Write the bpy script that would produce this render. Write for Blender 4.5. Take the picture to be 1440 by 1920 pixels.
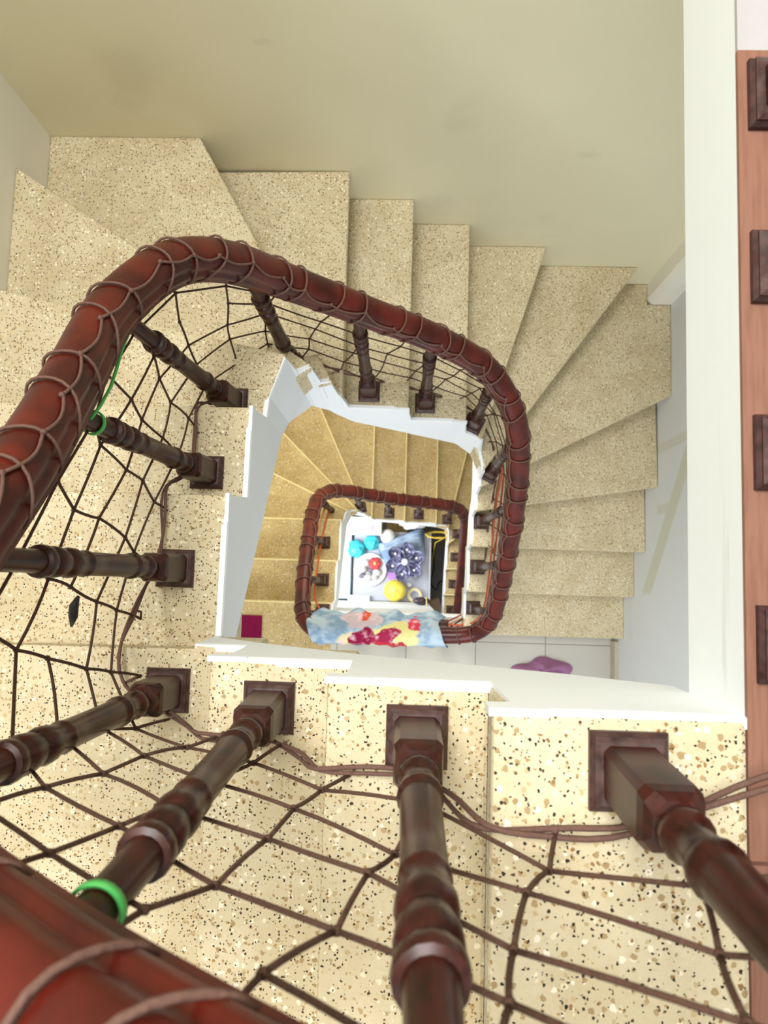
import bpy, bmesh, math, random
from mathutils import Vector, Matrix, noise
random.seed(7)
for o in list(bpy.data.objects): bpy.data.objects.remove(o)
sc = bpy.context.scene
COL = sc.collection
U = 0.18                      # one stair rise, metres; plans below are written in rises, h = rises above the tiled landing
H0 = 17                       # ground floor lies 17 rises under the tiled landing
def V(x, y, h): return Vector((x*U, y*U, (h+H0)*U))
# ------------------------------------------------------------------ camera
F_PX = 1380.0
def cam_axes(nx=757.8, ny=1082.6, yaw=-0.02558):
    up = -Vector(((nx-720)/F_PX, -(ny-960)/F_PX, -1)).normalized()
    y = Vector((0,1,0)); y = (y-up*y.dot(up)).normalized(); x = y.cross(up)
    c, s = math.cos(yaw), math.sin(yaw)
    return c*x+s*y, -s*x+c*y, up
AX = cam_axes()
CAMH = 23.017
def at(px, py, h):            # plan position (rises) seen at a picture point, at height h
    c = Vector(((px-720)/F_PX, (960-py)/F_PX, -1))
    r = Vector((AX[0].dot(c), AX[1].dot(c), AX[2].dot(c))); t = (h-CAMH)/r.z
    return r.x*t, r.y*t
cam = bpy.data.cameras.new('camera'); camo = bpy.data.objects.new('camera', cam); COL.objects.link(camo)
cam.sensor_fit = 'VERTICAL'; cam.sensor_height = 24; cam.lens = 24*F_PX/1920
cam.clip_start = 0.01; cam.clip_end = 60
cam.dof.use_dof = True; cam.dof.focus_distance = 1.3; cam.dof.aperture_fstop = 5.4
m = Matrix((AX[0], AX[1], AX[2])).to_4x4(); m.translation = V(0, 0, CAMH); camo.matrix_world = m
sc.camera = camo
# ------------------------------------------------------------------ light
w = bpy.data.worlds.new('daylight'); sc.world = w; w.use_nodes = True
w.node_tree.nodes['Background'].inputs[0].default_value = (1.0, 0.985, 0.96, 1)
w.node_tree.nodes['Background'].inputs[1].default_value = 0.42
def area(name, loc, target, sx, sy, power, color):
    l = bpy.data.lights.new(name, 'AREA'); l.shape = 'RECTANGLE'; l.size = sx; l.size_y = sy; l.energy = power; l.color = color
    o = bpy.data.objects.new(name, l); COL.objects.link(o); o.location = loc
    o.rotation_euler = (Vector(target)-Vector(loc)).to_track_quat('-Z', 'Y').to_euler()
    return o
area('skylight', V(-3.4, 5.2, 37.5), V(0.4, -0.8, 15), 1.6, 1.6, 145, (1.0, 0.985, 0.96))
area('landing_window_light', V(0.3, -8.5, 11), V(0.0, 3, 0), 1.6, 1.0, 19, (0.85, 0.92, 1.0))
area('ground_door_light', V(-5.6, -0.2, -7.5), V(0, 0.6, -12.5), 0.9, 0.9, 30, (0.92, 0.95, 1.0))
area('lower_flight_fill', V(-0.2, 5.2, 5.6), V(-0.4, 4.6, -6), 1.0, .3, 16, (1.0, 0.97, 0.9))  # added fill, not a real fitting: brightens the lower treads from under the upper flight
sc.view_settings.view_transform = 'Standard'; sc.view_settings.look = 'None'
sc.view_settings.gamma = 1; sc.view_settings.use_curve_mapping = False
sc.view_settings.exposure = 0.55
# ------------------------------------------------------------------ materials
def srgb(r, g, b):
    f = lambda c: (c/255/12.92 if c/255 <= .04045 else ((c/255+.055)/1.055)**2.4)
    return (f(r), f(g), f(b), 1)
class NT:
    def __init__(s, name):
        s.m = bpy.data.materials.new(name); s.m.use_nodes = True; s.t = s.m.node_tree
        s.b = s.t.nodes['Principled BSDF']; s.pos = s.n('ShaderNodeNewGeometry').outputs['Position']
    def n(s, typ, **k):
        d = s.t.nodes.new(typ)
        for a, v in k.items(): setattr(d, a, v)
        return d
    def lk(s, a, b): s.t.links.new(a, b)
    def noise(s, scale, detail=3, vec=None, out='Fac'):
        d = s.n('ShaderNodeTexNoise'); d.inputs['Scale'].default_value = scale; d.inputs['Detail'].default_value = detail
        s.lk(vec or s.pos, d.inputs['Vector']); return d.outputs[out]
    def math(s, op, a, b=None, c=None):
        d = s.n('ShaderNodeMath', operation=op)
        for i, v in enumerate((a, b, c)):
            if v is None: continue
            if isinstance(v, (int, float)): d.inputs[i].default_value = v
            else: s.lk(v, d.inputs[i])
        return d.outputs[0]
    def ramp(s, v, lo, hi):
        d = s.n('ShaderNodeMapRange', interpolation_type='SMOOTHSTEP'); s.lk(v, d.inputs[0])
        d.inputs[1].default_value = lo; d.inputs[2].default_value = hi; return d.outputs[0]
    def mix(s, f, a, b):
        d = s.n('ShaderNodeMix', data_type='RGBA')
        if isinstance(f, (int, float)): d.inputs[0].default_value = f
        else: s.lk(f, d.inputs[0])
        for i, v in ((6, a), (7, b)):
            if isinstance(v, tuple): d.inputs[i].default_value = v
            else: s.lk(v, d.inputs[i])
        return d.outputs[2]
    def color(s, c):
        if isinstance(c, tuple): s.b.inputs['Base Color'].default_value = c
        else: s.lk(c, s.b.inputs['Base Color'])
        return s
    def rough(s, r, spec=.5):
        if isinstance(r, (int, float)): s.b.inputs['Roughness'].default_value = r
        else: s.lk(r, s.b.inputs['Roughness'])
        s.b.inputs['Specular IOR Level'].default_value = spec; return s
    def bump(s, h, strength=.3, dist=.002):
        d = s.n('ShaderNodeBump'); d.inputs['Strength'].default_value = strength; d.inputs['Distance'].default_value = dist
        s.lk(h, d.inputs['Height']); s.lk(d.outputs[0], s.b.inputs['Normal']); return s
    def sep(s, vec=None):
        d = s.n('ShaderNodeSeparateXYZ'); s.lk(vec or s.pos, d.inputs[0]); return d.outputs
def simple(name, col, rough=.6, nscale=30, amt=.12, spec=.4, bump=0, metal=0, coat=0):
    k = NT(name); dark = tuple(c*(1-amt*2) for c in col[:3])+(1,); lite = tuple(min(1, c*(1+amt)) for c in col[:3])+(1,)
    nz = k.noise(nscale, 4); k.color(k.mix(nz, dark, lite)); k.rough(rough, spec)
    if bump: k.bump(nz, bump)
    k.b.inputs['Metallic'].default_value = metal; k.b.inputs['Coat Weight'].default_value = coat; k.b.inputs['Coat Roughness'].default_value = .15
    return k.m
def terrazzo(name, base, base2, tan, tan2, scale=1.35):
    k = NT(name)
    nz = k.noise(9, 3); c = k.mix(k.ramp(nz, .35, .65), base, base2)
    c = k.mix(k.math('MULTIPLY', k.ramp(k.noise(170, 3), .45, .7), .3), c, tan2)
    wob = k.n('ShaderNodeVectorMath', operation='MULTIPLY_ADD'); nv = k.noise(160*scale, 1, out='Color')
    k.lk(nv, wob.inputs[0]); wob.inputs[1].default_value = (.006/scale,)*3; k.lk(k.pos, wob.inputs[2]); vec = wob.outputs[0]
    def chips(sc_, thr, prob, col, col2):
        nonlocal c
        v = k.n('ShaderNodeTexVoronoi'); v.inputs['Scale'].default_value = sc_*scale; k.lk(vec, v.inputs['Vector'])
        rgb = k.n('ShaderNodeSeparateColor'); k.lk(v.outputs['Color'], rgb.inputs[0])
        size = k.math('MULTIPLY_ADD', rgb.outputs[1], thr*.9, thr*.35)
        msk = k.math('MULTIPLY', k.math('LESS_THAN', v.outputs['Distance'], size), k.math('LESS_THAN', rgb.outputs[0], prob))
        c = k.mix(msk, c, k.mix(rgb.outputs[2], col, col2))
    chips(84, .38, .32, srgb(236, 228, 204), srgb(224, 212, 180))
    chips(80, .34, .55, tan, tan2)
    chips(160, .32, .56, srgb(34, 28, 22), srgb(92, 72, 48))
    chips(120, .3, .28, srgb(140, 104, 62), srgb(172, 138, 88))
    k.color(c); k.rough(.55, .25); return k.m
M = {}
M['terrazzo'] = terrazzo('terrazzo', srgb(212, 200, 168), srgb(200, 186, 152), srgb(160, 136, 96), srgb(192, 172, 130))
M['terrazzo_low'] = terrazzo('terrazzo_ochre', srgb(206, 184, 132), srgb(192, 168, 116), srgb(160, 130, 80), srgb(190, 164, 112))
M['nosing'] = simple('nosing_cream', srgb(236, 220, 160), .6, 60, .05)
def plaster(name, col, smudge=None, bump=.12):
    k = NT(name); nz = k.noise(5, 5); fine = k.noise(90, 4)
    c = k.mix(nz, tuple(v*.94 for v in col[:3])+(1,), col)
    c = k.mix(k.math('MULTIPLY', k.ramp(k.noise(3.1, 6), .62, .75), .12), c, srgb(160, 150, 120))
    for (p, r, amt, sc_) in (smudge or []):
        d = k.n('ShaderNodeVectorMath', operation='SUBTRACT'); k.lk(k.pos, d.inputs[0]); d.inputs[1].default_value = p
        e = k.n('ShaderNodeVectorMath', operation='MULTIPLY'); k.lk(d.outputs[0], e.inputs[0]); e.inputs[1].default_value = sc_
        ln = k.n('ShaderNodeVectorMath', operation='LENGTH'); k.lk(e.outputs[0], ln.inputs[0])
        f = k.ramp(k.math('MULTIPLY_ADD', k.noise(40, 3), r*.9, ln.outputs['Value']), r*1.5, r*.8)
        c = k.mix(k.math('MULTIPLY', f, amt), c, srgb(150, 140, 105))
    k.color(c); k.rough(.7, .2); k.bump(fine, bump, .001); return k
M['cream'] = plaster('cream_wall_paint', srgb(236, 230, 198), [((-.36*1.1, 7.48*U, V(0,0,13.3).z), .03, .12, (1, 1, 1.8)), ((.55, 7.48*U, V(0,0,10.6).z), .04, .1, (.8, 1, 1.6))]).m
M['cream_left'] = plaster('pale_wall_paint', srgb(242, 240, 228)).m
# right wall: white with an old olive paint band following the flight
kr = plaster('white_wall_paint', srgb(222, 226, 228)); s_ = kr.sep()
lin = kr.math('ABSOLUTE', kr.math('ADD', kr.math('MULTIPLY_ADD', s_[1], -.92, s_[2]), -(V(0, 0, 3.45).z-.92*.2*U)))
band = kr.math('MULTIPLY', kr.ramp(lin, .075, .05), kr.math('MULTIPLY', kr.ramp(s_[1], -.06, -.03), kr.ramp(s_[1], .9, .8)))
for y0, za, zb in ((1.9, 3.9, 5.3), (3.47, 3.95, 6.4)):
    e = kr.math('ABSOLUTE', kr.math('ADD', s_[1], -y0*U))
    p = kr.math('MULTIPLY', kr.ramp(e, .028, .016), kr.math('MULTIPLY', kr.ramp(s_[2], V(0,0,za).z-.03, V(0,0,za).z+.03), kr.ramp(s_[2], V(0,0,zb).z+.02, V(0,0,zb).z-.02)))
    band = kr.math('MAXIMUM', band, kr.math('MULTIPLY', p, .7))
old = kr.b.inputs['Base Color'].links[0].from_socket
kr.color(kr.mix(kr.math('MULTIPLY', band, .55), old, srgb(196, 196, 160))); M['white_wall'] = kr.m
# fascia: bright white gloss paint with grey scuffs
M['white'] = plaster('white_fascia_paint', srgb(243, 248, 251), None, .25).m
ks = plaster('white_slab_paint', srgb(240, 246, 248), None, .25)
wv = ks.n('ShaderNodeTexNoise'); wv.inputs['Scale'].default_value = 6; wv.inputs['Detail'].default_value = 5
mp = ks.n('ShaderNodeMapping'); mp.inputs['Rotation'].default_value = (.7, 0, 0); mp.inputs['Scale'].default_value = (1, .35, 5); ks.lk(ks.pos, mp.inputs[0]); ks.lk(mp.outputs[0], wv.inputs[0])
old = ks.b.inputs['Base Color'].links[0].from_socket
ks.color(ks.mix(ks.math('MULTIPLY', ks.ramp(wv.outputs[0], .63, .74), .3), old, srgb(170, 168, 150))); M['white_slab'] = ks.m
def wood(name, c1, c2, axis_scale, rough=.35, coat=.0, dust=0.0, scale=20):
    k = NT(name); mp = k.n('ShaderNodeMapping'); mp.inputs['Scale'].default_value = axis_scale; k.lk(k.pos, mp.inputs[0])
    nz = k.noise(scale, 6, mp.outputs[0]); c = k.mix(k.ramp(nz, .3, .7), c1, c2)
    if dust:
        g = k.n('ShaderNodeNewGeometry'); z = k.sep(g.outputs['Normal'])[2]
        f = k.math('MULTIPLY', k.math('MULTIPLY', k.ramp(z, .35, .95), dust), k.ramp(k.noise(70, 4), .25, .7))
        c = k.mix(f, c, srgb(150, 135, 128)); k.rough(k.math('MULTIPLY_ADD', f, .4, rough))
    else: k.rough(rough)
    k.b.inputs['Specular IOR Level'].default_value = .28; k.color(c); k.b.inputs['Coat Weight'].default_value = coat; k.b.inputs['Coat Roughness'].default_value = .12
    return k.m
M['rail'] = wood('red_brown_varnished_wood', srgb(96, 29, 17), srgb(62, 18, 12), (1, 1, 1), .34, .1, 0, 14)
M['baluster'] = wood('dark_brown_varnished_wood', srgb(66, 26, 18), srgb(38, 16, 12), (3, 3, 1), .33, .0, .1, 25)
M['plate'] = wood('dark_plum_wood', srgb(72, 42, 40), srgb(46, 27, 27), (1, 3, 3), .42, .1, .2, 40)
kf = NT('wood_floor'); sp = kf.sep(); mp = kf.n('ShaderNodeMapping'); mp.inputs['Scale'].default_value = (14, 1.2, 1); kf.lk(kf.pos, mp.inputs[0])
br = kf.n('ShaderNodeTexBrick'); br.offset = .37; br.inputs['Scale'].default_value = 1; br.inputs['Mortar Size'].default_value = .002; br.inputs['Brick Width'].default_value = .9; br.inputs['Row Height'].default_value = .14
rt = kf.n('ShaderNodeMapping'); rt.inputs['Rotation'].default_value = (0, 0, math.pi/2); rt.inputs['Location'].default_value = (.31, .05, 0); kf.lk(kf.pos, rt.inputs[0]); kf.lk(rt.outputs[0], br.inputs[0])
br.inputs['Color1'].default_value = srgb(150, 110, 92); br.inputs['Color2'].default_value = srgb(136, 96, 78); br.inputs['Mortar'].default_value = srgb(96, 60, 46)
kf.color(kf.mix(kf.math('MULTIPLY', kf.ramp(kf.noise(16, 5, mp.outputs[0]), .4, .7), .5), br.outputs[0], srgb(118, 78, 62))); kf.rough(.45, .3); M['wood_floor'] = kf.m
kt = NT('grey_floor_tile'); mp = kt.n('ShaderNodeMapping'); mp.inputs['Location'].default_value = (-.02, .345, 0); kt.lk(kt.pos, mp.inputs[0])
br = kt.n('ShaderNodeTexBrick'); br.offset = 0; br.inputs['Scale'].default_value = 1; br.inputs['Mortar Size'].default_value = .003; br.inputs['Brick Width'].default_value = .385; br.inputs['Row Height'].default_value = .385
kt.lk(mp.outputs[0], br.inputs[0]); br.inputs['Color1'].default_value = srgb(192, 190, 181); br.inputs['Color2'].default_value = srgb(186, 184, 176); br.inputs['Mortar'].default_value = srgb(130, 126, 116)
kt.color(kt.mix(kt.math('MULTIPLY', kt.noise(8, 5), .25), br.outputs[0], srgb(214, 208, 190))); kt.rough(.35, .4); M['tile'] = kt.m
M['stone'] = simple('pale_stone_tile', srgb(176, 173, 175), .5, 22, .06)
M['skirt'] = simple('beige_skirting', srgb(190, 180, 160), .5, 20)
M['ground'] = simple('dark_grey_ground', srgb(108, 106, 108), .7, 14, .2)
M['rope'] = simple('brown_nylon_rope', srgb(112, 84, 74), .75, 260, .22, .2, .5)
M['rope_dark'] = simple('dark_brown_net_cord', srgb(92, 68, 56), .8, 260, .25, .15, .5)
M['green'] = simple('bright_green_plastic', srgb(84, 190, 96), .4, 60, .08)
def emptyo(name, loc, label=None, cat=None, group=None):
    o = bpy.data.objects.new(name, None); COL.objects.link(o); o.location = loc; o.empty_display_size = .05
    tag(o, label, cat, group); return o
def tag(o, label=None, cat=None, group=None, kind=None):
    if label: o['label'] = label
    if cat: o['category'] = cat
    if group: o['group'] = group
    if kind: o['kind'] = kind
    return o
class MB:
    def __init__(s): s.v = []; s.f = []; s.sm = []
    def add(s, vs, fs, smooth=False):
        o = len(s.v); s.v += [tuple(v) for v in vs]; s.f += [tuple(i+o for i in f) for f in fs]; s.sm += [smooth]*len(fs)
    def prism(s, poly, z0, z1):            # poly in world xy metres, counter-clockwise or not
        n = len(poly); a = sum(poly[i][0]*poly[(i+1) % n][1]-poly[(i+1) % n][0]*poly[i][1] for i in range(n))
        if a < 0: poly = poly[::-1]
        vs = [(p[0], p[1], z0) for p in poly]+[(p[0], p[1], z1) for p in poly]
        s.add(vs, [tuple(range(n-1, -1, -1)), tuple(range(n, 2*n))]+[(i, (i+1) % n, n+(i+1) % n, n+i) for i in range(n)])
    def box(s, c, d, rz=0):
        cs, sn = math.cos(rz), math.sin(rz); P = [(-1,-1),(1,-1),(1,1),(-1,1)]
        s.prism([(c[0]+(a*d[0]*cs-b*d[1]*sn)/2, c[1]+(a*d[0]*sn+b*d[1]*cs)/2) for a, b in P], c[2]-d[2]/2, c[2]+d[2]/2)
    def loft(s, rings, cap=True, smooth=True, closed=True):
        n = len(rings[0]); vs = [p for r in rings for p in r]; fs = []
        for i in range(len(rings)-1):
            for j in range(n if closed else n-1):
                a, b = i*n+j, i*n+(j+1) % n; fs.append((a, b, b+n, a+n))
        if cap: fs += [tuple(range(n-1, -1, -1)), tuple(range(len(vs)-n, len(vs)))]
        s.add(vs, fs, smooth)
    def tube(s, pts, r, n=6, cap=True):
        pts = [Vector(p) for p in pts]; rings = []; up = None
        for i, p in enumerate(pts):
            t = (pts[min(i+1, len(pts)-1)]-pts[max(i-1, 0)])
            t = t.normalized() if t.length > 1e-9 else Vector((0,0,1))
            if up is None: up = t.orthogonal().normalized()
            up = up-t*up.dot(t); up = up.normalized() if up.length > 1e-6 else t.orthogonal().normalized()
            sd = t.cross(up)
            rr = r(i/(len(pts)-1)) if callable(r) else r
            rings.append([p+(up*math.cos(2*math.pi*k/n)+sd*math.sin(2*math.pi*k/n))*rr for k in range(n)])
        s.loft(rings, cap)
    def lathe(s, prof, n=16, z0=0, cap=True):   # prof [(z, r)]
        s.loft([[(r*math.cos(2*math.pi*k/n), r*math.sin(2*math.pi*k/n), z+z0) for k in range(n)] for z, r in prof], cap)
    def ball(s, c, r, seg=12, rings=8, jit=0, sq=(1,1,1)):
        c = Vector(c); rr = []
        for i in range(rings+1):
            th = math.pi*(i+.001)/(rings+.002); row = []
            for k in range(seg):
                ph = 2*math.pi*k/seg; d = Vector((math.sin(th)*math.cos(ph), math.sin(th)*math.sin(ph), -math.cos(th)))
                q = r*(1+jit*noise.noise(d*2.3+c*7)); row.append(c+Vector((d.x*sq[0], d.y*sq[1], d.z*sq[2]))*q)
            rr.append(row)
        s.loft(rr, True)
    def grid(s, fn, nu, nv, smooth=True):
        vs = [fn(i/nu, j/nv) for j in range(nv+1) for i in range(nu+1)]
        s.add(vs, [(j*(nu+1)+i, j*(nu+1)+i+1, (j+1)*(nu+1)+i+1, (j+1)*(nu+1)+i) for j in range(nv) for i in range(nu)], smooth)
    def build(s, name, mat, parent=None, bevel=0, solid=0, world=True, seg=2):
        me = bpy.data.meshes.new(name); vs = s.v
        if parent is not None and world:
            base = Vector((0,0,0)); q = parent
            while q is not None: base += q.location; q = q.parent
            vs = [tuple(Vector(v)-base) for v in vs]
        me.from_pydata(vs, [], s.f)
        me.polygons.foreach_set('use_smooth', s.sm)
        me.materials.append(M[mat] if isinstance(mat, str) else mat)
        bm = bmesh.new(); bm.from_mesh(me); bmesh.ops.recalc_face_normals(bm, faces=bm.faces); bm.to_mesh(me); bm.free()
        me.update(); o = bpy.data.objects.new(name, me); COL.objects.link(o)
        if parent is not None: o.parent = parent
        if bevel:
            b = o.modifiers.new('bevel', 'BEVEL'); b.width = bevel; b.segments = seg; b.limit_method = 'ANGLE'; b.angle_limit = .6
        if solid:
            b = o.modifiers.new('solid', 'SOLIDIFY'); b.thickness = solid; b.offset = 0
        return o
def struct(name, mb, mat, **k): return tag(mb.build(name, mat, **k), kind='structure')
def own(mb, name, mat, label, cat, group=None, **k):       # a thing that is one mesh, origin at its base centre
    xs = [v[0] for v in mb.v]; ys = [v[1] for v in mb.v]; zs = [v[2] for v in mb.v]
    o0 = Vector(((min(xs)+max(xs))/2, (min(ys)+max(ys))/2, min(zs))); mb.v = [tuple(Vector(v)-o0) for v in mb.v]
    o = mb.build(name, mat, **k); o.location = o0; return tag(o, label, cat, group)
# ------------------------------------------------------------------ room shell
XL, XR, YB, YF = -6.35, 6.48, 7.48, -5.2        # walls
def slab(x0, x1, y0, y1, h0, h1):
    b = MB(); a = V(x0, y0, h0); c = V(x1, y1, h1); b.box((a+c)/2, c-a); return b
struct('wall_back', slab(XL-.8, XR+2, YB, YB+.8, -17, 33), 'cream')
struct('wall_left', slab(XL-.8, XL, YF-3, YB, -17, 33), 'cream_left')
struct('wall_right', slab(XR, XR+.8, YF-3, YB, -17, 18.2), 'white_wall')
struct('floor', slab(XL, XR, YF-3, YB, -17.6, -17), 'ground')
struct('floor_landing', slab(-2.23, XR, YF-3, -1.17, -1.1, 0), 'tile')
bb = slab(1.83, XR+5, -.71, YB, 18.2, 18.97); struct('floor_slab', bb, 'white_slab')
struct('floor_upper', slab(1.83, XR+5, YF, 3.06, 18.97, 19), 'wood_floor')
struct('floor_stone', slab(1.83, XR+5, 3.06, YB, 18.97, 19), 'stone')
b = MB(); b.prism([V(*p, 0)[:2] for p in ((5.9, YB), (5.9, 7.1), (6.0, 6.96), (XR, 6.96), (XR, YB))], V(0,0,-17).z, V(0,0,18.2).z); struct('trim_1', b, 'cream_left')
struct('baseboard_right', slab(6.36, XR, YF-3, -1.75, 0, .5), 'skirt')
struct('wall_front', slab(-3.7, 1.15, -1.75, -1.19, -17, -1.1), 'white')
# ------------------------------------------------------------------ stairs
def shift(l, d):           # move a nosing line (inner, outer) towards the higher side
    (a, b2, hi) = l; t = Vector((b2[0]-a[0], b2[1]-a[1])).normalized(); n = Vector((-t.y, t.x))
    if n.dot(Vector(hi)) < 0: n = -n
    q = (b2[0]+n.x*d, b2[1]+n.y*d)
    return (a[0]+n.x*d, a[1]+n.y*d), (max(XL, min(XR, q[0])), min(YB, q[1]))
def make_steps(root, lines, mat, over=.1, strip=False):
    # lines: (h, inner, outer, higher direction, extra outer pts, extra inner pts) from the top step down
    for i, (h, a, o, hi, ex, inn) in enumerate(lines):
        if i == 0: top = None
        else: _, a2, o2, hi2, _, _ = lines[i-1]; top = ((a2, o2, hi2))
        def poly(front, back): return [front[0], front[1]]+list(ex)+[back[1], back[0]]+list(inn)
        def back(n):                 # the riser face of step n: its nosing line drawn back towards the higher step
            l = lines[n]; q = shift((l[1], l[2], l[3]), over); pv = lines[n-1][1] if n else TOPBACK[root.name][0]
            if l[0] == 16: pv = (l[1][0], l[1][1]-1)
            d = Vector((pv[0]-l[1][0], pv[1]-l[1][1])); k = min(over/max(d.length, 1e-6), .6)
            return (l[1][0]+d.x*k, l[1][1]+d.y*k), q[1]
        fr = (a, o); fb = back(i); bk = back(i-1) if top else TOPBACK[root.name]
        b = MB(); b.prism([V(p[0], p[1], 0)[:2] for p in poly(fr, bk)], V(0,0,h-.2).z, V(0,0,h).z)
        b.prism([V(p[0], p[1], 0)[:2] for p in poly(fb, bk)], V(0,0,h-1.04).z, V(0,0,h-.2).z)
        s = b.build('step', mat, root, bevel=.006)
        if strip:
            q = shift((a, o, hi), .05); p0 = V(q[0][0], q[0][1], h+.004); p1 = V(q[1][0], q[1][1], h+.004)
            t = (p1-p0).normalized(); n = Vector((-t.y, t.x, 0))*.004
            c = MB(); c.prism([(p0+n)[:2], (p1+n)[:2], (p1-n)[:2], (p0-n)[:2]], p0.z-.003, p0.z+.0006)
            c.build('nosing_strip', 'nosing', s)
TOPBACK = {'staircase': ((1.83, -.7), (1.83, YF))}
up = emptyo('staircase', V(0, 3, 0), 'cream speckled terrazzo staircase winding down from the wood-floored landing to the grey tiled landing', 'staircase')
W_, N_, S_, E_ = (-1, 0), (0, 1), (0, -1), (1, 0)
lines = [
 (19, (.49,-.7), (.49,YF), E_, [], []),
 (18, (-.50,-.7), (-.50,YF), E_, [], []),
 (17, (-1.56,-.7), (-1.56,YF), E_, [], []),
 (16, (-1.97,-.73), (XL,-.76), S_, [(XL,YF)], [(-1.97,-.7)]),
 (15, (-1.97,.85), (XL,.86), S_, [], []),
 (14, (-1.97,2.07), (XL,2.07), S_, [], []),
 (13, (-1.73,3.06), (XL,4.03), S_, [], [(-1.95,2.4)]),
 (12, (-1.48,3.19), (XL,6.34), (-1,-1), [], []),
 (11, (-1.28,3.22), (-3.72,YB), W_, [(XL,YB)], []),
 (10, (-1.2,3.25), (-1.2,YB), W_, [], []),
 (9, (0,3.25), (0,YB), W_, [], []),
 (8, (1.2,3.25), (1.2,YB), W_, [], []),
 (7, (1.63,3.06), (3.01,YB), W_, [], []),
 (6, (1.77,2.5), (5.36,YB), (-1,.5), [], []),
 (5, (1.8,2.25), (XR,4.66), N_, [(XR,6.96),(5.9,6.96),(5.9,YB)], []),
 (4, (1.8,1.75), (XR,2.5), N_, [], []),
 (3, (1.8,.88), (XR,.85), N_, [], []),
 (2, (1.8,-.36), (XR,-.38), N_, [], []),
 (1, (1.8,-1.62), (XR,-1.62), N_, [], []),
]
make_steps(up, lines, 'terrazzo')
TOPBACK['staircase.001'] = ((-2.23, -1.1), (-2.23, YF-3))
lo = emptyo('staircase.001', V(0, 3, -17), 'ochre terrazzo staircase with pale nosing lines winding down below the tiled landing', 'staircase')
XL2, YB2, XR2 = -2.2, 2.3, 1.92
low = [
 (0, (-2.23,-.82), (XL,-.82), S_, [(XL,YF-3)], []),
 (-1, (-2.2,.52), (XL,.52), S_, [], []),
 (-2, (-2.2,1.94), (XL,1.94), S_, [], []),
 (-3, (-2.05,2.36), (XL,4.35), S_, [], [(-2.2,2.1)]),
 (-4, (-1.7,2.4), (XL,6.95), (-1,-1), [], []),
 (-5, (-1.5,2.36), (-3.84,YB), W_, [(XL,YB)], []),
 (-6, (-1.3,2.3), (-1.3,YB), W_, [], []),
 (-7, (0,2.3), (0,YB), W_, [], []),
 (-8, (1.33,2.3), (1.33,YB), W_, [], []),
 (-9, (1.9,2.2), (3.06,YB), W_, [], []),
 (-10, (1.92,1.5), (XR,5.2), N_, [(XR,YB)], []),
 (-11, (1.92,.4), (XR,.6), N_, [], []),
 (-12, (1.92,-.8), (XR,-.8), N_, [], []),
 (-13, (1.92,-2.0), (XR,-2.0), N_, [], []),
 (-14, (1.92,-3.2), (XR,-3.2), N_, [], []),
 (-15, (1.92,-4.4), (XR,-4.4), N_, [], []),
 (-16, (1.92,-5.6), (XR,-5.6), N_, [], []),
]
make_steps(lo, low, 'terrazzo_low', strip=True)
# fascia (white painted stringer face round the well): a list of plan points with tread height and soffit height
def fascia(root, pts, name='stringer', th=.02, lip=.0):
    # pts: (x, y, top h, bottom h); vertical jumps where two points share a place
    b = MB(); n = len(pts); inner = []; outer = []
    cx = sum(p[0] for p in pts)/n; cy = sum(p[1] for p in pts)/n
    nrm = []
    for i, p in enumerate(pts):
        j, k = i, i
        while j > 0 and (pts[j][0]-p[0])**2+(pts[j][1]-p[1])**2 < 1e-6: j -= 1
        while k < n-1 and (pts[k][0]-p[0])**2+(pts[k][1]-p[1])**2 < 1e-6: k += 1
        t = Vector((pts[k][0]-pts[j][0], pts[k][1]-pts[j][1])).normalized(); m_ = Vector((-t.y, t.x))
        if m_.dot(Vector((0.0-p[0], 1.2-p[1]))) < 0: m_ = -m_
        nrm.append(m_)
    ring = []
    for p, m_ in zip(pts, nrm):
        q = (p[0]+m_.x*th, p[1]+m_.y*th)
        ring.append([V(p[0]-m_.x*.05, p[1]-m_.y*.05, p[3]), V(q[0], q[1], p[3]), V(q[0], q[1], p[2]-.03), V(p[0]+m_.x*.01, p[1]+m_.y*.01, p[2]+.012), V(p[0]-m_.x*.05, p[1]-m_.y*.05, p[2]+.012)])
    b.loft(ring, True, False)
    return b.build(name, 'white', root)
fp = []
def run(pts):
    fp.extend(pts)
def jag(): return random.uniform(-.03, .05)
# upper well: from the wood landing down to the tiled landing
run([(1.83,-.7,18.98,17.9), (1.2,-.7,18.98,17.42), (.62,-.7,18.98,17.08), (.6,-.7,18.0,17.06),
     (-.38,-.7,17.98,16.5), (-.40,-.7,17.0,16.48), (-1.44,-.7,16.98,15.7), (-1.46,-.7,16.0,15.68), (-1.97,-.7,15.98,15.2)])
f1 = fascia(up, fp); fp = []
def lips(path, levels):
    for (x, y), (dx, dy), h in levels:
        a = V(x-dx*.02, y-dy*.02, h-.2); c = V(x+dx*.3, y+dy*.3, h-.2); n = Vector((-dy, dx, 0))*(.022*U); p = [a+n, c+n, c-n, a-n]
        lip = MB(); lip.prism([q[:2] for q in p], a.z, a.z+.205*U); lip.build('stringer_lip', 'white', up)
lips(None, [((.49,-.7),(1,0),19), ((-.5,-.7),(1,0),18), ((-1.56,-.7),(1,0),17), ((-1.97,.85),(0,-1),15), ((-1.97,2.07),(0,-1),14), ((0,3.25),(-1,0),9), ((1.2,3.24),(-1,0),8)])
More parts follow.
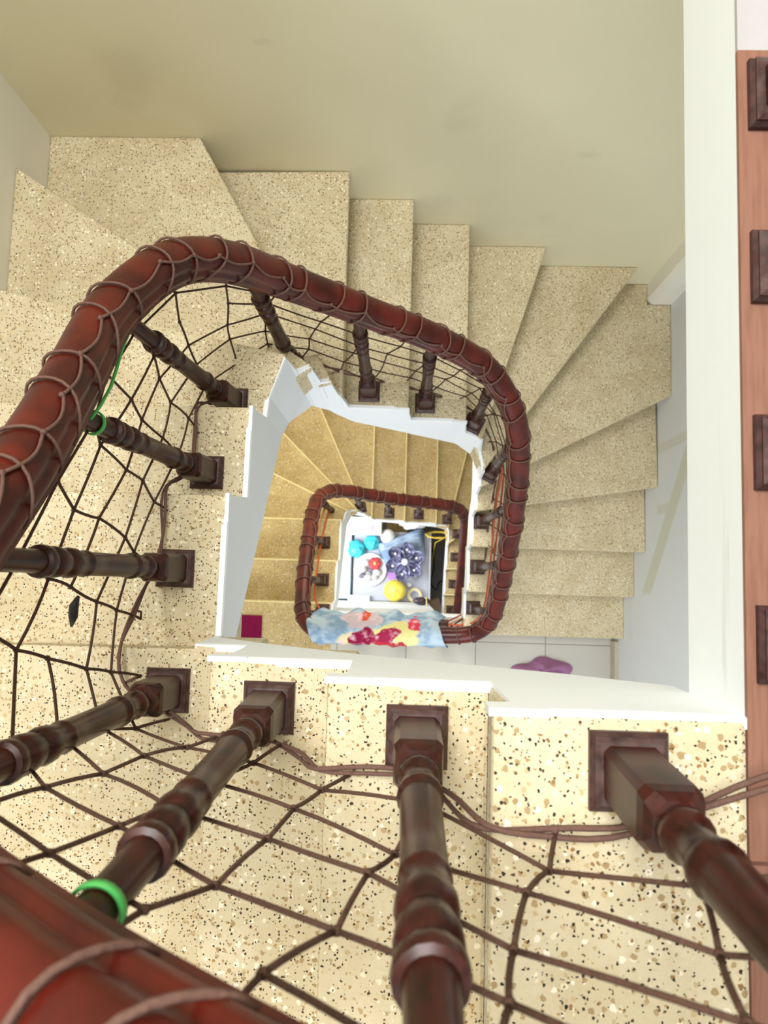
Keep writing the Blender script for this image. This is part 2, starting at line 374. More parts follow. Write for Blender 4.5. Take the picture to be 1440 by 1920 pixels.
run([(-1.97,-.8,15.98,14.4), (-1.97,-.74,15.9,14.36), (-1.97,-.68,15.03,14.3), (-1.97,.75,14.98,13.0), (-1.97,.85,14.9,12.9), (-1.97,.93,14.03,12.85), (-1.97,1.97,13.98,11.95), (-1.97,2.07,13.9,11.85), (-1.97,2.15,13.03,11.75),
     (-1.95,2.45,12.98,11.3), (-1.75,3.02,12.98,10.1), (-1.7,3.08,12.05,9.8), (-1.52,3.18,11.98,9.1), (-1.46,3.2,11.05,8.8), (-1.32,3.23,10.98,8.3), (-1.26,3.24,10.05,8.1), (-1.24,3.25,9.98,8.0), (-1.14,3.25,9.03,7.8),
     (-.1,3.25,8.98,6.8), (0,3.25,8.9,6.7), (.07,3.25,8.03,6.6), (1.1,3.25,7.98,5.6), (1.2,3.23,7.9,5.5), (1.27,3.2,7.03,5.4),
     (1.55,3.1,6.98,5.0), (1.63,3.06,6.9,4.8), (1.67,2.95,6.03,4.6), (1.76,2.55,5.98,3.6), (1.77,2.5,5.9,3.4), (1.78,2.45,5.03,3.3), (1.8,2.28,4.98,3.0), (1.8,2.18,4.03,2.9), (1.8,1.8,3.98,2.2), (1.8,1.7,3.03,2.1), (1.8,.95,2.98,1.7), (1.8,.83,2.03,1.6), (1.8,-.3,1.98,1.0), (1.8,-.42,1.03,.9), (1.8,-1.14,.98,-.1)])
f2 = fascia(up, fp); fp = []
run([(-2.23,-1.17,-.02,-1.2), (-2.2,-.9,-.02,-1.6), (-2.2,-.78,-.97,-1.8), (-2.2,.45,-1.02,-2.9), (-2.2,.57,-1.97,-3), (-2.2,1.85,-2.02,-4.2), (-2.18,1.98,-2.97,-4.5), (-2.1,2.3,-3.02,-5.2), (-2.0,2.38,-3.97,-5.4), (-1.75,2.4,-4.02,-6), (-1.66,2.4,-4.97,-6.2), (-1.55,2.37,-5.02,-6.6), (-1.45,2.34,-5.97,-6.8), (-1.35,2.3,-6.02,-7.2), (-1.25,2.3,-6.97,-7.3), (-.07,2.3,-7.02,-8.4), (.05,2.3,-7.97,-8.6), (1.27,2.3,-8.02,-9.8), (1.38,2.3,-8.97,-10), (1.85,2.26,-9.02,-10.8), (1.92,2.15,-9.97,-11), (1.92,1.55,-10.02,-11.6), (1.92,1.44,-10.97,-11.8), (1.92,.47,-11.02,-12.7), (1.92,.33,-11.97,-12.9), (1.92,-.73,-12.02,-13.7), (1.92,-.87,-12.97,-13.8), (1.92,-1.93,-13.02,-14.7), (1.92,-2.07,-13.97,-14.9), (1.92,-3.1,-14.02,-15.7)])
fascia(lo, fp)
b = slab(-2.23, 1.87, -1.19, -1.13, -1.1, .015); struct('trim_2', b, 'white')
# ------------------------------------------------------------------ railing
rail_ctrl = [(2.1,3.05,23.6),(2.1,1.5,23.6),(2.1,.3,23.6),(2.1,-.5,23.58),(2.0,-1.0,23.4),(1.7,-1.2,23.05),(1.2,-1.22,22.6),(.11,-1.22,21.7),(-1.06,-1.22,20.83),(-1.95,-1.12,20.15),(-2.42,-.85,19.65),(-2.62,-.2,19.05),
 (-2.68,.77,18.0),(-2.74,1.6,17.2),(-2.76,2.4,16.5),(-2.5,3.2,15.7),(-2.1,3.58,14.9),(-1.55,3.74,13.9),(-.61,3.77,12.8),(.42,3.74,11.75),(1.33,3.53,10.8),(1.92,2.97,9.85),(2.17,2.26,8.8),(2.25,1.41,7.75),(2.27,.6,6.7),(2.26,-.1,5.75),(2.2,-.85,4.75),(1.95,-1.28,4.15),(1.45,-1.44,3.95),(.3,-1.46,3.9),(-1.2,-1.46,3.9),
 (-2.15,-1.44,3.85),(-2.6,-1.12,3.55),(-2.74,-.4,2.95),(-2.78,1.0,1.9),(-2.76,2.1,.85),(-2.5,2.62,-.1),(-1.9,2.76,-1.0),(-.6,2.74,-2.5),(1.0,2.72,-3.8),(1.9,2.66,-4.6),(2.28,2.3,-5.3),(2.34,1.4,-6.2),(2.34,-.2,-7.6),(2.32,-1.8,-9),(2.3,-3.4,-10.4)]
def catmull(ctrl, step=.12):
    P = [Vector(p) for p in ctrl]; out = []
    for i in range(len(P)-1):
        p0, p1, p2, p3 = P[max(i-1,0)], P[i], P[i+1], P[min(i+2,len(P)-1)]
        n = max(2, int((p2-p1).length/step))
        for k in range(n):
            t = k/n; out.append(.5*((2*p1)+(p2-p0)*t+(2*p0-5*p1+4*p2-p3)*t*t+(3*p1-p0-3*p2+p3)*t**3))
    out.append(P[-1]); return out
RAIL = catmull(rail_ctrl)                   # in rises
def frames(path):
    fr = []
    for i, p in enumerate(path):
        t = (path[min(i+1,len(path)-1)]-path[max(i-1,0)]).normalized()
        s = t.cross(Vector((0,0,1))).normalized(); u = s.cross(t); fr.append((p, t, s, u))
    return fr
RF = frames(RAIL)
# profile: domed top, bead and groove on each side, narrower foot
half = [(0,.2),(.07,.192),(.13,.165),(.175,.12),(.2,.06),(.205,.01),(.185,-.02),(.185,-.045),(.2,-.06),(.2,-.1),(.17,-.13),(.15,-.135),(.15,-.18),(.0,-.18)]
half = [(x, y if y > 0 else y*1.35) for x, y in half]
prof = half+[(-x, y) for x, y in half[-2:0:-1]]
def sweep(fr, name, parent, mat='rail'):
    b = MB(); b.loft([[V(*(p+s*a+u*c)) for a, c in prof] for p, t, s, u in fr], True, True)
    o = b.build(name, mat, parent); e = o.modifiers.new('edge', 'EDGE_SPLIT'); e.split_angle = .75; return o
rr = emptyo('stair_railing', V(0,-1.4,0), 'polished red-brown wooden railing with dark turned balusters spiralling down round the open stairwell', 'railing')
sweep(RF, 'handrail', rr)
BP = [(.02,.15,0)]
turn = [(.66,.10),(.74,.135),(.80,.125),(.84,.088),(.9,.085),(.95,.112),(1.03,.118),(1.08,.1),(1.12,.088),(1.22,.098),(1.3,.104),(1.34,.12),(1.40,.122),(1.44,.104),(1.5,.106),(1.75,.102),(2.1,.1),(2.4,.1),(2.42,.108),(2.47,.108),(2.49,.1),(2.62,.1),(2.67,.117),(2.75,.12),(2.80,.112),(2.83,.098),(2.9,.11),(2.97,.12),(3.04,.118),(3.08,.1),(3.11,.104),(3.14,.122),(3.2,.126),(3.235,.12),(3.25,.092),(3.34,.086),(3.5,.084)]
def make_baluster(parent, x, y, h, top, rz=0, plate=True):
    base = V(x, y, h); tp = V(*top); L = (tp-base).length/U
    root = bpy.data.objects.new('baluster', None)
    b = MB(); s = .145
    def sq(sz, c, z): return [(sz-c,-sz,z),(sz,-sz+c,z),(sz,sz-c,z),(sz-c,sz,z),(-sz+c,sz,z),(-sz,sz-c,z),(-sz,-sz+c,z),(-sz+c,-sz,z)]
    b.loft([sq(s+.012,.03,.06), sq(s,.035,.1), sq(s,.035,.62), sq(s-.01,.05,.68), sq(.11,.06,.73)], True, False)
    k = (L-.3)/3.75 if L < 4.05 else 1
    pr = [(z*min(k,1), r) for z, r in turn]; pr += [(max(L-.02, pr[-1][0]+.05), .086)]
    b.lathe(pr, 16)
    d = (tp-base).normalized(); q = Vector((0,0,1)).rotation_difference(d).to_matrix() @ Matrix.Rotation(rz, 3, 'Z')
    b.v = [tuple(base+q @ (Vector(v)*U)) for v in b.v]
    o = b.build('baluster', 'baluster', parent); e = o.modifiers.new('edge', 'EDGE_SPLIT'); e.split_angle = .6
    p = MB(); R = Matrix.Rotation(rz, 3, 'Z')
    def s4(sz, z): return [base+R @ (Vector((a*sz, c*sz, z))*U) for a, c in ((1,-1),(1,1),(-1,1),(-1,-1))]
    p.loft([s4(.205,0), s4(.205,.035), s4(.185,.06), s4(.185,.075), s4(.16,.095)], True, False)
    p.build('base_plate', 'plate', o)
    return o
def rail_top(x, y, h, lo_=3.2, hi_=5.5):      # rail point above a baluster foot
    best = min((p for p in RAIL if h+lo_-.6 < p.z < h+hi_), key=lambda p: (p.x-x)**2+(p.y-y)**2+.02*(p.z-h-4.3)**2)
    return (best.x, best.y, best.z-.22)
BAL = [(1.2,-.98,19,0),(.11,-1.05,18,0),(-1.06,-1.07,17,0),(-2.2,-1.12,16,0),(-2.5,.03,15,0),(-2.48,1.23,14,0),(-2.44,2.35,13,0),(-1.9,3.42,11,.6),(-.77,3.57,9,0),(.34,3.6,8,0),(1.44,3.41,7,-.45),(2.03,2.6,5,-.5),(2.05,1.57,3,0),(2.07,.35,2,0),(2.06,-.84,1,0),
 (1.2,-1.46,0,0),(0,-1.46,0,0),(-1.2,-1.46,0,0),(-2.5,-1.1,0,0),(-2.65,-.15,-1,0),(-2.75,1.11,-2,0),(-2.62,2.3,-4,.5),(-1.72,2.61,-5,.2),(-.65,2.52,-6,0),(.53,2.57,-7,0),(1.74,2.48,-8,0),(2.3,2.0,-10,0),(2.3,.99,-11,0),(2.3,-.25,-12,0),(2.28,-1.5,-13,0)]
for x, y, h, rz in BAL: make_baluster(rr, x, y, h, rail_top(x, y, h), rz)
for y in (2.78, 1.77, .73, -.3): make_baluster(rr, 2.085, y, 19, (2.1, y, 23.38))
# ------------------------------------------------------------------ rope net lashed over the rail
net = emptyo('safety_net', V(-2.4,1,13.5), 'brown knotted rope net laced over the handrail and stretched along the balusters', 'net')
foot = [(2.6,-.55,19.6),(1.2,-1.22,19.35),(.11,-1.26,18.35),(-1.06,-1.27,17.35),(-2.2,-1.25,16.3),(-2.62,-.6,15.7),(-2.66,.05,15.25),(-2.62,1.25,14.3),(-2.6,2.35,13.25),(-2.1,3.5,11.4),(-1.9,3.6,11.1),(-.75,3.75,9.3),(.36,3.78,8.3),(1.5,3.55,7.25),(2.15,2.7,5.4),(2.22,1.6,3.4),(2.24,.4,2.4)]
FT = catmull(foot, .1)
arc = [0.0]
for i in range(1, len(FT)): arc.append(arc[-1]+math.hypot(FT[i].x-FT[i-1].x, FT[i].y-FT[i-1].y))
def ftat(s):
    s = max(0, min(arc[-1]-1e-6, s)); i = 0
    lo_, hi_ = 0, len(arc)-1
    while hi_-lo_ > 1:
        mid = (lo_+hi_)//2
        if arc[mid] <= s: lo_ = mid
        else: hi_ = mid
    t = (s-arc[lo_])/max(1e-9, arc[hi_]-arc[lo_]); return FT[lo_].lerp(FT[hi_], t)
# top line of the net: nearest rail point for every foot point, smoothed
RT = [Vector((p.x, p.y, p.z-.16)) for p in RAIL if 5 < p.z < 23.5]
def topat(q):
    b_ = min((p for p in RT if q.z+2.6 < p.z < q.z+5.6), key=lambda p: (p.x-q.x)**2+(p.y-q.y)**2+.05*(p.z-q.z-4)**2, default=q+Vector((0,0,4)))
    return b_
NR = 6; LEAN = .75; SP = .56; NC = int(arc[-1]/SP)
def node(i, j):
    f = j/NR; s = (i+.5)*SP+f*LEAN                   # columns lean downhill as they rise, square to the pitch
    q = ftat(s); t = topat(q); z = q.lerp(t, f)
    z += Vector((noise.noise(Vector((i*1.7, j*2.3, .3))), noise.noise(Vector((i*1.1, j*1.9, 5))), noise.noise(Vector((i*1.3, j*2.9, 9)))))*.09
    out = Vector((q.x, q.y-1.2, 0)).normalized()*.05*math.sin(math.pi*f); return z+out
NODE = {(i, j): node(i, j) for i in range(-3, NC) for j in range(NR+1)}
nm = MB()
def strand(a, b2, r=.0125, n=5, sag=.02):
    mid = (a+b2)/2+Vector((random.uniform(-1,1), random.uniform(-1,1), -1))*sag
    pts = [a*(1-t)**2+2*mid*t*(1-t)+b2*t*t for t in (0,.25,.5,.75,1)]
    nm.tube([V(*p) for p in pts], r*U, n)
miss = {(9,3),(14,4),(15,4),(4,5)}
for i in range(-3, NC):
    for j in range(NR+1):
        p = NODE[i, j]; s = (i+.5)*SP+j/NR*LEAN
        if s < .3 or s > arc[-1]-.2: continue
        if 0 < j < NR: nm.ball(V(*p), .024*U, 6, 4)
        if i+1 < NC and 0 < j < NR and (i+1.5)*SP+j/NR*LEAN < arc[-1]-.1 and (i, j) not in miss: strand(p, NODE[i+1, j])
        if j < NR and s+LEAN/NR < arc[-1]-.1: strand(p, NODE[i, j+1], .0135)
nm.build('net_mesh', 'rope_dark', net)
BFC = [(2.5,-.6,19.5),(1.75,-.95,19.3),(1.2,-1.25,19.12),(.8,-1.28,19.1),(.46,-1.27,19.06),(.28,-1.25,18.65),(.11,-1.25,18.2),(-.2,-1.26,18.1),(-.53,-1.28,18.06),(-.7,-1.27,17.75),(-.9,-1.27,17.4),(-1.06,-1.28,17.16),(-1.3,-1.3,17.1),(-1.59,-1.3,17.05),(-1.8,-1.29,16.75),(-2.05,-1.27,16.4),(-2.2,-1.26,16.2),(-2.5,-1.15,16.12),(-2.64,-.95,16.1),(-2.66,-.7,16.05),(-2.66,-.4,15.7),(-2.66,-.1,15.35),(-2.66,.05,15.18),(-2.65,.4,15.1),(-2.65,.88,15.05),(-2.64,1.1,14.5),(-2.63,1.25,14.2),(-2.63,1.7,14.1),(-2.63,2.05,14.06),(-2.62,2.2,13.7),(-2.6,2.4,13.15)]+[(p[0], p[1], p[2]-.05) for p in foot[9:]]
BF = catmull(BFC, .1); bm_ = MB()
for k in range(2):
    pts = [V(p.x+.02*math.sin(a*.5+k*2), p.y+.025*math.cos(a*.4+k*3), p.z+.03*math.sin(a*.3+k)) for a, p in enumerate(BF)]
    bm_.tube(pts, .016*U, 6)
for i in range(0, NC):                               # ties from the mesh down to the border rope
    s = (i+.5)*SP
    if s > arc[-1]-.3: break
    a = NODE[i, 0]; q = min(BF, key=lambda p: (p-a).length); bm_.tube([V(*a), V(*(a.lerp(q, .6)+Vector((.02,.02,-.03)))), V(*q)], .013*U, 5)
bm_.build('border_rope', 'rope', net)
lash = MB()
def railpt(fi, ang, grow=.018):                      # a point on the rail skin; ang 0 = top, positive to the side s
    i = int(fi); f = fi-i; i = max(0, min(len(RF)-2, i))
    p0, t0, s0, u0 = RF[i]; p1, t1, s1, u1 = RF[i+1]; p = p0.lerp(p1, f); s = s0.lerp(s1, f); u = u0.lerp(u1, f)
    a = ang; x, y = math.sin(a), math.cos(a)
    rx = .205+grow; ry = (.2 if y > 0 else .243)+grow
    k = 1/max(1e-6, (abs(x/rx)**2.4+abs(y/ry)**2.4)**(1/2.4))
    return p+s*x*k+u*y*k
hang = 0; fi = next(i for i, f in enumerate(RF) if f[0].x < 1.0); prev = None; kk = 0
while fi < len(RF)-60:
    sgn = 1 if True else -1
    tw = random.uniform(-1.2, 1.2)
    a0, a1 = -2.6, 2.6
    pts = []
    for k in range(19):
        t = k/18; ang = a0+(a1-a0)*t
        pts.append(V(*railpt(fi+tw*(t-.5)*2+1.3*math.sin(math.pi*t)*(kk % 2), ang)))
    if RF[int(fi)][0].z < 20.4: lash.tube(pts, .0135*U, 6)
    else:
        g = MB(); g.tube(pts, .0135*U, 8); g.build('lashing_rope', 'rope', net)
    side = -1 if RF[int(fi)][2].dot(Vector((0-RF[int(fi)][0].x, 1.2-RF[int(fi)][0].y, 0))) < 0 else 1
    an = side*(.75+random.uniform(-.25,.25))
    if prev is not None and RF[int(fi)][0].z < 20.4:
        pf, pa = prev; pts = []
        for k in range(9):
            t = k/8; pts.append(V(*railpt(pf+(fi-pf)*t, pa+(an-pa)*t+side*.25*math.sin(math.pi*t))))
        lash.tube(pts, .0135*U, 6)
        lash.ball(V(*railpt(pf, pa)), .026*U, 6, 5)
    prev = (fi+tw*.2, an); fi += random.uniform(3.6, 5.2); kk += 1
lash.build('lashing_rope', 'rope', net)
# ------------------------------------------------------------------ green ties, cables
def tie(x, y, h, back, label, r=.093):
    tp = Vector(rail_top(x, y, h)); a = Vector((x, y, h)); d = (tp-a).normalized(); c = tp-d*back
    q = Vector((0,0,1)).rotation_difference(d).to_matrix(); b = MB()
    ring = []
    for k in range(25):
        an = 2*math.pi*k/24; o = Vector((math.cos(an), math.sin(an), 0))
        ring.append([V(*(c+q @ (o*rr_+Vector((0,0,zz))))) for rr_, zz in ((r,-.02),(r+.015,-.02),(r+.015,.02),(r,.02))])
    b.loft(ring, False, True); own(b, 'cable_tie', 'green', label, 'cable tie', 'green ties on the balusters')
tie(-2.48, 1.23, 14, .42, 'bright green plastic tie round the neck of the baluster under the big red handrail curve')
tie(-1.06, -1.07, 17, .28, 'bright green tie on the thick baluster at the bottom left, just under the blurred handrail')
b = MB(); pts = []
for k in range(8):
    i0 = min(range(len(RAIL)), key=lambda n: (RAIL[n]-Vector((-2.76, 2.0, 16.85))).length); p, t, s, u = RF[i0-6+k*2]
    side = s if s.dot(Vector((0-p.x, 1.2-p.y, 0))) > 0 else -s
    pts.append(V(*(p-u*(.3+.05*math.sin(k*.8))+side*.12)))
b.tube(pts, .016*U, 6); own(b, 'strap', 'green', 'bright green cord tied along the net below the curved red handrail', 'cord')
M['orange'] = simple('orange_red_cable', srgb(190, 84, 48), .45, 60, .1)
M['rust'] = simple('rust_brown_cable', srgb(150, 62, 40), .45, 60, .1)
M['tan_cable'] = simple('tan_cable', srgb(196, 140, 92), .5, 60, .1)
M['black'] = simple('black_rubber', srgb(34, 32, 32), .5, 60, .1)
def cable(ctrl, r, mat, label):
    b = MB(); b.tube([V(*p) for p in catmull(ctrl, .12)], r*U, 7); return own(b, 'cable', mat, label, 'cable', 'cables run along the railing')
cable([(2.2,2.6,6.3),(2.22,1.9,4.9),(2.24,1.0,4.1),(2.26,.2,3.3),(2.24,-.8,2.2),(2.0,-1.3,1.0),(1.3,-1.4,.3)], .026, 'orange', 'thin orange-red cable running down behind the balusters of the right-hand flight')
cable([(2.24,2.4,6.1),(2.3,1.7,5.0),(2.3,.8,4.2),(2.32,.0,3.2),(2.3,-.9,1.9),(2.0,-1.38,.8),(1.0,-1.5,.2)], .024, 'rust', 'rust-brown cable beside the orange one, down the right-hand flight')
cable([(-2.72,2.25,-1.5),(-2.78,1.6,-.7),(-2.82,.6,.2),(-2.84,-.4,1.0),(-2.72,-1.0,1.3),(-2.3,-1.35,1.2)], .04, 'tan_cable', 'thick tan cable strung inside the lower handrail on the left')
cable([(-2.62,2.3,-2.1),(-2.7,1.5,-1.3),(-2.74,.5,-.4),(-2.7,-.6,.6),(-2.45,-1.1,.9)], .03, 'orange', 'orange cable strung beside the tan one, inside the lower handrail on the left')
b_ = []
for k in range(5):
    a = Vector((1.95+.08*math.sin(k*2.1), -1.0-.07*k, .3+.12*k)); c = Vector((1.15+.15*k, -1.42-.02*k, .12+.08*k))
    b = MB(); b.tube([V(*a.lerp(c, t)+Vector((0,0,.06*U*math.sin(t*3)))) for t in (0,.3,.6,1)], .025*U, 6)
    own(b, 'stick', ['rust','tan_cable','baluster','tan_cable','rust'][k], ['rusty rod at the foot of the right-hand flight, nearest the steps','tan rod lying second in the bundle at the landing corner','dark brown rod in the middle of the bundle at the landing corner','tan rod lying fourth in the bundle at the landing corner','rusty rod lying nearest the tiled floor in the bundle at the landing corner'][k], 'stick', 'rods bundled at the landing corner')
# ------------------------------------------------------------------ towel, mat, cloth
kt = NT('floral_towel'); tc = kt.n('ShaderNodeTexCoord'); ob = tc.outputs['Object']
nz = kt.noise(14, 4, ob); wv = kt.n('ShaderNodeVectorMath', operation='MULTIPLY_ADD'); kt.lk(kt.noise(16, 3, ob, 'Color'), wv.inputs[0]); wv.inputs[1].default_value = (.07,)*3; kt.lk(ob, wv.inputs[2])
def ell(cx, cy, ax, ay, rot=0):
    mp = kt.n('ShaderNodeMapping', vector_type='TEXTURE'); mp.inputs['Location'].default_value = (cx+.035, cy+.035, 0); mp.inputs['Rotation'].default_value = (0,0,rot); mp.inputs['Scale'].default_value = (ax, ay, 100)
    kt.lk(wv.outputs[0], mp.inputs[0]); l = kt.n('ShaderNodeVectorMath', operation='LENGTH'); kt.lk(mp.outputs[0], l.inputs[0]); return kt.ramp(l.outputs['Value'], 1.08, .92)
c = kt.mix(kt.ramp(nz, .4, .62), srgb(128, 154, 180), srgb(176, 194, 208))
for e, col in ((ell(0,-.04,.19,.05), srgb(222, 214, 150)), (ell(.1,.0,.09,.04), srgb(214, 208, 140)), (ell(-.08,.045,.1,.03), srgb(190, 176, 186)), (ell(-.07,-.035,.065,.045,.3), srgb(140, 24, 64)), (ell(.04,-.025,.075,.03,.5), srgb(158, 40, 76)), (ell(.07,-.07,.08,.02,-.2), srgb(186, 50, 60)), (ell(-.06,.06,.02,.02), srgb(204, 80, 50)), (ell(.17,.03,.03,.03), srgb(200, 60, 80))):
    c = kt.mix(e, c, kt.mix(kt.ramp(kt.noise(26, 3, ob), .5, .75), col, srgb(232, 190, 200)))
kt.color(c); kt.rough(.9, .1); M['towel'] = kt.m
b = MB()
def tw(u, v):
    x = -2.35+u*3.4; a = (v-.5)*2
    fold = .05*math.sin(u*23)+.03*math.sin(u*41+1)+.04*noise.noise(Vector((u*9, v*3, 0)))
    if abs(a) < .3:
        th = a/.3*math.pi/2; y = -1.46+.27*math.sin(th); z = 3.93+.27*math.cos(th)
    elif a > 0:
        t = (a-.3)/.7; y = -1.46+.27+.24*t**.7+fold*t*.9; z = 3.93-1.0*t
    else:
        t = (-a-.3)/.7; y = -1.46-.27-.1*t-fold*t; z = 3.93-1.1*t
    end = max(0, .1-u)/.1+max(0, u-.88)/.12
    x += .14*math.sin(v*7)*end; y += fold*.3; z += .04*abs(fold)*8*end
    return V(x, y, z)
b.grid(tw, 90, 40); own(b, 'towel', 'towel', 'blue floral towel with big magenta flowers draped over the landing handrail', 'towel', solid=.004)
M['maroon'] = simple('maroon_mat', srgb(128, 24, 68), .95, 120, .2, .1, .6)
b = MB(); p0 = at(492, 1154, 0); p1 = at(493, 1212, 0)
b.prism([V(-6.0,p0[1],0)[:2], V(p0[0],p0[1],0)[:2], V(p0[0]+.02,-2.9,0)[:2], V(-6.0,-2.9,0)[:2]], V(0,0,0.005).z, V(0,0,.06).z)
own(b, 'door_mat', 'maroon', 'plain maroon mat on the terrazzo beside the white stringer', 'mat', bevel=.004)
M['mauve'] = simple('mauve_cloth', srgb(168, 118, 158), .95, 50, .12, .1)
b = MB()
def cl(u, v):
    r = u; th = v*2*math.pi; cx, cy = at(1012, 1262, 0)
    R_ = .82*(1+.18*math.sin(th*2+.6)+.1*math.sin(th*5)); x = cx+R_*r*math.cos(th)*1.0; y = cy+R_*r*math.sin(th)*.62
    z = .42*(1-r**2.2)*(1+.35*noise.noise(Vector((x*2, y*2, 1))))+.1*(1-r)*math.sin(th*6+r*4)+.03+.05*(1-r**4)*noise.noise(Vector((x*5, y*5, 4)))
    return V(x, y, max(.012, z))
b.grid(cl, 22, 60); own(b, 'cloth', 'mauve', 'crumpled mauve cloth on the grey tiled landing', 'cloth')
# ------------------------------------------------------------------ ground floor table and what lies on it
TH = -13
def atV(px, py, h=TH): x, y = at(px, py, h); return V(x, y, h)
def rot(px): return 0
M['grey_top'] = simple('lavender_grey_table_top', srgb(186, 190, 206), .4, 12, .05)
M['white_plastic'] = simple('white_plastic', srgb(236, 238, 240), .4, 20, .04)
M['steel'] = simple('brushed_steel', srgb(176, 180, 188), .35, 60, .1, .5, 0, .6)
tb = emptyo('table', V(-.6,.5,-17), 'grey-topped table at the bottom of the stairwell holding fruit, jeans and a plate', 'table')
tx0, tx1, ty0, ty1 = -2.5, 1.18, -1.17, 2.2
slab(tx0, tx1, ty0, ty1, TH-.25, TH).build('tabletop', 'grey_top', tb, bevel=.006)
e = slab(tx1, tx1+.1, ty0, ty1, TH-.3, TH+.03); e.build('edge_trim', 'steel', tb)
for x, y in ((tx0+.15,ty0+.15),(tx0+.15,ty1-.15),(tx1-.15,ty0+.15),(tx1-.15,ty1-.15)): slab(x-.1, x+.1, y-.1, y+.1, -17, TH-.25).build('leg', 'steel', tb)
M['pale_blue'] = simple('pale_blue_panel', srgb(206, 222, 232), .45, 20, .05)
cb = emptyo('cabinet', V(-3.1,.6,-17), 'pale blue cabinet standing against the left side of the grey-topped table', 'cabinet')
slab(-3.5, -2.6, -1.1, 2.2, -17, -12.75).build('carcass', 'pale_blue', cb, bevel=.006); slab(-2.62, -2.57, -.9, 1.9, -16.5, -13.2).build('door', 'pale_blue', cb); slab(-2.9,-2.7, 1.3, 1.6, -12.75, -12.6).build('handle', 'steel', cb)
# white box
def boxat(name, mat, px0, py0, px1, py1, h, label, cat, z=TH, bev=.006, rz=0, group=None):
    a = atV(px0, py1, z); c = atV(px1, py0, z); b = MB(); ctr = (a+c)/2; b.box((ctr.x, ctr.y, ctr.z+h*U/2), (abs(c.x-a.x), abs(c.y-a.y), h*U), rz)
    return own(b, name, mat, label, cat, group, bevel=bev)
wb = boxat('box', 'white_plastic', 642, 972, 717, 1003, .7, 'white box with a mauve slot at the back left of the table', 'box')
M['mauve_plastic'] = simple('mauve_plastic', srgb(196, 178, 206), .5)
s = MB(); p = atV(698, 990, TH+.7); s.box(p+Vector((0,0,.002)), (.018, .05, .004)); s.build('slot', 'mauve_plastic', wb)
M['cyan'] = simple('turquoise_plastic', srgb(70, 200, 212), .35, 40, .1)
for (px, py, r, lab) in ((669, 1030, .42, 'larger turquoise plastic bag at the left edge of the table'), (697, 1018, .36, 'smaller turquoise plastic bag between the white box and the plate')):
    b = MB(); p = atV(px, py, TH); b.ball(p+Vector((0,0,r*U*.6)), r*U, 20, 14, .35, (1,1,.6))
    b.tube([p+Vector((0,0,r*U*1.1)), p+Vector((.02,.0,r*U*1.2)), p+Vector((.035,-.005,r*U*1.25))], lambda t: .008+.012*t, 8)
    own(b, 'plastic_bag', 'cyan', lab, 'bag', 'turquoise bags')
pc = atV(694, 1068, TH)
b = MB(); b.lathe([(0,.6),(.03,.62),(.12,.78),(.16,.8),(.17,.79),(.12,.72),(.06,.6),(.05,.02)], 40); b.v = [tuple(pc+Vector(v)*U) for v in b.v]
own(b, 'plate', 'white_plastic', 'round white plate of stones and a red flower on the table', 'plate')
M['stone_white'] = simple('white_stone', srgb(206, 203, 204), .5, 40, .12); M['stone_grey'] = simple('grey_stone', srgb(120, 116, 128), .5, 40, .2)
st = [(-.22,.32,.2,'stone_white','white stone at the top left of the plate'),(-.36,.02,.2,'stone_white','white stone at the left of the plate'),(.05,-.02,.16,'stone_grey','dark grey stone in the middle of the plate'),(.34,-.12,.2,'stone_white','white stone at the right of the plate, below the red flower'),(.22,-.36,.17,'stone_white','small white stone at the bottom right of the plate'),(-.08,-.38,.2,'stone_white','long white stone at the bottom of the plate'),(-.36,-.3,.15,'stone_grey','grey stone at the bottom left of the plate'),(.12,-.28,.12,'stone_grey','small grey stone between two white stones on the plate')]
for dx, dy, r, mt, lab in st:
    b = MB(); b.ball(pc+Vector((dx*U, dy*U, (.06+r*.75)*U)), r*U, 14, 10, .25, (1.1,.9,.75)); own(b, 'stone', mt, lab, 'stone', 'stones on the white plate')
M['red'] = simple('red_petals', srgb(196, 62, 70), .5, 40, .15); M['orange_core'] = simple('orange_centre', srgb(238, 176, 110), .5)
fl = emptyo('flower', pc+Vector((.24*U,.3*U,.1*U)), 'red flower with an orange centre on the white plate', 'flower')
for k in range(6):
    a = k*math.pi/3; c = fl.location+Vector((math.cos(a)*.17*U, math.sin(a)*.17*U, .2*U)); b = MB(); b.ball(c, .15*U, 10, 8, .1, (1,1,.45)); b.build('petal', 'red', fl)
b = MB(); b.ball(fl.location+Vector((0,0,.26*U)), .1*U, 10, 8); b.build('core', 'orange_core', fl)
# folded jeans
kd = NT('denim'); nz = kd.noise(300, 2); kd.color(kd.mix(kd.ramp(kd.noise(9, 3), .35, .7), srgb(128, 152, 186), srgb(174, 196, 218))); kd.rough(.9, .1); kd.bump(nz, .4); M['denim'] = kd.m
M['denim_seam'] = simple('pale_denim_seam', srgb(196, 212, 228), .9, 60)
je = emptyo('jeans', atV(757, 1020, TH), 'folded blue jeans lying on the table behind the purple tray', 'jeans')
q = [atV(706, 1020), atV(793, 988), atV(798, 1042), atV(722, 1062)]
def jn(u, v, z):
    p = q[0].lerp(q[1], u).lerp(q[3].lerp(q[2], u), v); e = min(u, 1-u, v, 1-v)
    return p+Vector((0,0,.004+(z*(min(1, e*9))**.5+.03*(1+noise.noise(Vector((u*5, v*6, z)))))*U))
b = MB(); b.grid(lambda u, v: jn(u, v, .34), 24, 18); b.build('denim_panel', 'denim', je, solid=.004)
b = MB()
for v0 in (.16, .3): b.tube([jn(u/16, v0+.03*math.sin(u*.5), .36) for u in range(1, 16)], .004, 5)
b.build('seam', 'denim_seam', je)
